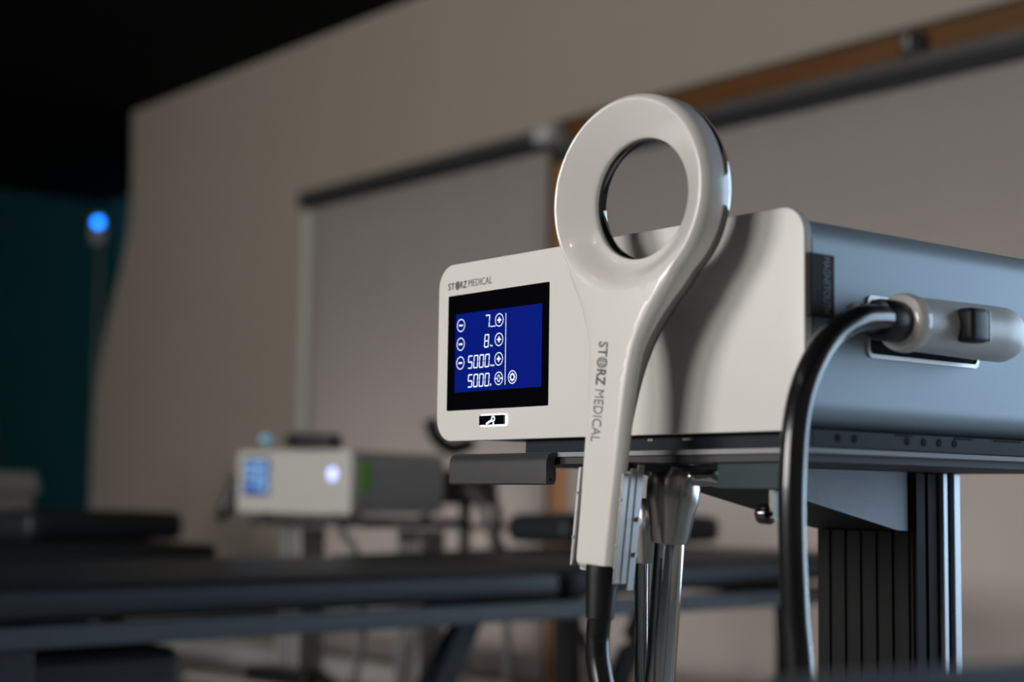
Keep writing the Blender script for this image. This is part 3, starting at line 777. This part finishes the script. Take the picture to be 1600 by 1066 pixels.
# ------------------------------------------------------------------ second console on its cart, behind the table
k2 = 1.06
d2 = thing('compact_console', 'small off-white console with blue screen and violet button behind the table', 'medical device', (-2.6235, 1.2653, .7744), R(9))
def dbox(a, b): return [Vector(a), Vector(b)]
w2_, h2_, dp2 = .449, .161, .33
link('front_panel', rprism(0, 0, w2_, h2_, .014, 1, 0, .03, .003), M_device, d2, 30)
link('housing', rprism(.004, .003, w2_ - .003, h2_ - .004, .012, 1, .0301, dp2), mat('light_grey_casing', (.42, .41, .40), .45, noise=.03), d2, 30)
ds = link('screen', rprism(.030, .045, .135, .142, .003, 1, -.001, .004), M_bezel, d2)
link('display', box((.034, -.0016, .050), (.131, -.0011, .138)), M_disp2, ds)
for (x, z, w, h) in ((.038, .118, .035, .012), (.080, .116, .040, .018), (.040, .094, .03, .016), (.078, .088, .046, .018), (.070, .066, .022, .014), (.098, .058, .028, .020), (.040, .072, .022, .010)):
    link('screen_icon', box((x, -.0022, z), (x + w, -.0017, z + h)), M_icon2, ds)
link('button', lathe_along((.380, -.002, .100), (.380, .01, .100), [(0, .013), (.0015, .016), (.006, .016)], 28), M_led, d2, 35)
link('side_badge', box((w2_ - .0029, .032, .055), (w2_ + .002, .062, .135), .001), M_green, d2)
for y in (.06, .30):
    for x in (.06, .41): link('foot', disc((x, y, -.010), 2, .014, .0099), M_rubber, d2)

ct2 = thing('device_cart', 'pale aluminium cart with two posts carrying the small console', 'cart', (-2.44, 1.50, 0), R(9))
link('top_tray', box((-.20, -.17, .742), (.24, .18, .764), .003), M_bar, ct2)
for x, y in ((-.115, -.06), (.175, .10)):
    p = link('post', box((x - .045, y - .045, .10), (x + .045, y + .045, .734), .004), M_post, ct2)
    for k in range(4): link('post_groove', box((x - .033 + k * .019, y - .0462, .10), (x - .025 + k * .019, y - .0452, .73)), M_roller, p)
link('base', box((-.42, -.20, .06), (.36, .16, .10), .006), M_post, ct2)
link('lower_shelf', box((-.40, -.22, .322), (.24, -.106, .340), .003), M_post, ct2)
for x in (-.38, .32):
    for y in (-.17, .13): link('castor', lathe_along((x - .012, y, .030), (x + .012, y, .030), [(0, .025), (.002, .030), (.022, .030), (.024, .025)], 20), M_rubber, ct2, 35)

def vt(pts, loc): return [Vector(p) - Vector(loc) for p in pts]
# handpieces and cables around the second console
def handpiece(label, pts, r, ring=None):
    loc = pts[0]
    t = thing('black_handpiece', label, 'handpiece', loc, 0, 'black handpieces of the small console')
    link('grip', tube(vt(spline(pts, 6), loc), [r] * (6 * (len(pts) - 1) + 1), 18), M_rubber, t, True)
    a, b = Vector(pts[-2]), Vector(pts[-1]); d = (b - a).normalized()
    link('tip', lathe_along(b - Vector(loc), b + d - Vector(loc), [(0, r * .9), (.01, r * .8), (.025, r * .45)], 18), M_black, t, 40)
    if ring:
        link('lit_ring', lathe_along(Vector(ring) - Vector(loc), Vector(ring) - Vector(loc) + Vector((.78, -.62, 0)), [(0, .008), (.002, .015), (.012, .015), (.014, .010)], 24), mat('pale_blue_ring', (.15, .3, .38), .3, emit=(.10, .28, .40), es=.45, noise=.01), t, 40)
    return t
handpiece('black handpiece hanging at the left side of the small console', [(-2.675, 1.2989, 0.8683), (-2.691, 1.2885, 0.8078), (-2.7064, 1.2749, 0.7731)], .022)
handpiece('black handpiece with pale blue ring lying on the small console', [(-2.345, 1.40, .958), (-2.40, 1.375, .958), (-2.47, 1.345, .962)], .022, (-2.535, 1.30, .966))
handpiece('black angled handpiece visible under the large console left corner', [(-2.3238, 1.6779, 1.0292), (-2.3162, 1.6948, 0.9815), (-2.2924, 1.7291, 0.9513), (-2.2658, 1.7605, 0.9621)], .020)
def cord(label, pts, r, material=M_cable):
    o = link('hanging_cord', tube(vt(spline(pts, 8), pts[0]), r, 12), material, None, True, pts[0])
    return tag(o, label, 'cord', 'cords around the small console')
cord('dark curved cord hanging right of the small console, nearer the post', [(-2.2644, 1.7715, 0.9024), (-2.2361, 1.816, 0.8432), (-2.2262, 1.8403, 0.7665), (-2.2244, 1.8559, 0.6811), (-2.10, 2.04, .45), (-2.10, 2.12, .014)], .012, M_rubber)
cord('grey curved cord hanging close beside the small console', [(-2.2389, 1.7317, 0.847), (-2.2194, 1.7602, 0.8204), (-2.2086, 1.7807, 0.7751), (-2.202, 1.7982, 0.7161), (-2.13, 1.80, .45), (-2.19, 1.84, .014)], .011, M_grey)
cord('grey cord under the small console between the two posts', [(-2.2332, 1.3196, 0.7616), (-2.218, 1.3449, 0.7208), (-2.2033, 1.3706, 0.6736), (-2.2201, 1.4049, 0.5267), (-2.2761, 1.4337, 0.41), (-2.33, 1.38, .014)], .010, M_grey)
stand = thing('handpiece_stand', 'grey handpiece stand right of the small console', 'stand', (-2.40, 1.86, 0))
link('pole', tube([(0, 0, .02), (0, 0, .93)], .016, 16), M_grey, stand, 40)
link('foot_plate', rprism(-.09, -.09, .09, .09, .03, 2, 0, .02), M_grey, stand)
link('cradle', box((-.07, -.05, .80), (.08, .06, .90), .015), M_grey, stand)
link('tray', box((-.03, -.09, .735), (.17, .06, .750), .004), M_post, stand)
pb = thing('power_supply', 'black power supply block on the lower cart shelf', 'power supply', (-2.44, 1.330, .3402), R(9))
link('case', box((-.13, -.04, 0), (.11, .04, .038), .006), M_rubber, pb)
link('plug', box((.111, -.02, .002), (.16, .02, .028), .004), M_rubber, pb)

# ------------------------------------------------------------------ far left: desk items, sensor on the teal wall
desk = thing('side_desk', 'dark desk at the far left carrying grey office equipment', 'desk', (-4.9, 1.40, 0))
link('top', box((-.75, -.45, .60), (.32, .40, .63), .004), M_darkframe, desk)
for x in (-.70, .27):
    for y in (-.40, .35): link('leg', box((x - .02, y - .02, 0), (x + .02, y + .02, .60), .002), M_darkframe, desk)
pr = thing('printer', 'grey box-shaped printer at the left edge of the picture', 'printer', (-4.80, 1.33, .63), R(8))
link('body', box((-.20, -.25, 0), (.17, .20, .19), .02), M_grey, pr)
link('lid', prism([(-.26, .191), (.22, .191), (.19, .262), (-.20, .262)], 0, -.20, .175), mat('mid_grey_lid', (.25, .25, .25), .5, noise=.03), pr)
link('paper_slot', box((.1701, -.2, .05), (.176, .15, .065), .001), M_hole, pr)
wb_ = thing('card_box', 'small white card box right of the grey printer', 'box', (-4.66, 1.63, .63), R(10))
link('carton', box((-.06, -.05, 0), (.06, .05, .085), .002), M_paper, wb_)
link('flap', box((-.058, -.048, .0851), (.058, .0, .0875), .001), M_paper, wb_)
mon = thing('computer_monitor', 'dark monitor behind the grey printer at the left edge', 'monitor', (-5.28, 1.42, .63), R(10))
link('screen', box((-.02, -.25, .14), (.02, .22, .47), .012), M_darkframe, mon)
link('stand_neck', box((-.06, -.03, .01), (-.021, .03, .30), .006), M_darkframe, mon)
link('stand_foot', rprism(-.13, -.12, .08, .12, .03, 2, 0, .0099), M_darkframe, mon)

sen = thing('wall_sensor', 'small white wall sensor with bright blue light in the teal corner', 'sensor', (-10.155, 4.235, 2.685), R(52))
link('body', prism(rrect(-.055, 0, .055, .22, .05, 8), 1, -.07, 0.0), M_bracket, sen, 35)
link('lens', lathe_along((0, -.0705, .165), (0, -.10, .165), [(0, .030), (.006, .028), (.012, .018), (.015, .004)], 24), M_blue, sen, True)
cs = link('sensor_cable', tube([(0.012, -.012, -.02), (0.012, -.012, -2.60)], .010, 10), M_trim, sen, True)

# ------------------------------------------------------------------ near foreground: padded stool edge
st = thing('padded_stool', 'dark navy padded stool edge blurred at the bottom right corner', 'stool', (0.965, -0.25, 0), R(-4))
link('seat', cushion(-.185, .185, -.20, .20, .703, .760, .02, .003, 8), M_navy, st, 40)
link('seat_pan', box((-.16, -.175, .680), (.16, .175, .7025), .004), M_darkframe, st)
for sx in (-1, 1):
    for sy in (-1, 1):
        link('leg', tube([(sx * .14, sy * .155, .6795), (sx * .17, sy * .185, 0.012)], .013, 14), M_chrome, st, 40)
        link('foot_cap', tube([(sx * .1695, sy * .1845, .03), (sx * .171, sy * .186, 0.0)], .016, 14), M_rubber, st, 40)

# ------------------------------------------------------------------ ceiling spot lamps (above and behind the camera)
def spot(label, x, y, power, aim):
    t = thing('ceiling_spot', label, 'lamp', (x, y, H), 0, 'small ceiling spot lamps')
    link('canopy', lathe_along((0, 0, 0), (0, 0, -1), [(0, .05), (.018, .05), (.022, .04)], 24), M_matteblack, t, 35)
    d = (Vector(aim) - Vector((x, y, H - .14))).normalized()
    link('stem', tube([(0, 0, -.02), (0, 0, -.10)], .008, 12), M_matteblack, t, True)
    c = Vector((0, 0, -.13))
    link('shade', lathe_along(c - d * .05, c + d, [(0, .03), (.01, .042), (.10, .042), (.1001, .038), (.085, .036)], 28), M_matteblack, t, 40)
    l = bpy.data.lights.new('spot_bulb', 'SPOT'); l.energy = power; l.color = (1.0, .86, .70); l.spot_size = R(80); l.spot_blend = .6; l.shadow_soft_size = .035
    lo = bpy.data.objects.new('spot_bulb', l); COL.objects.link(lo); lo.parent = t
    lo.location = c + d * .056; lo.rotation_euler = d.to_track_quat('-Z', 'Y').to_euler()
spot('black ceiling spot lamp behind the camera on the left', -0.55, -1.55, 4, (0.2, 0.2, .9))
spot('black ceiling spot lamp behind the camera on the right', 0.75, -1.9, 4, (0.25, 0.2, .9))
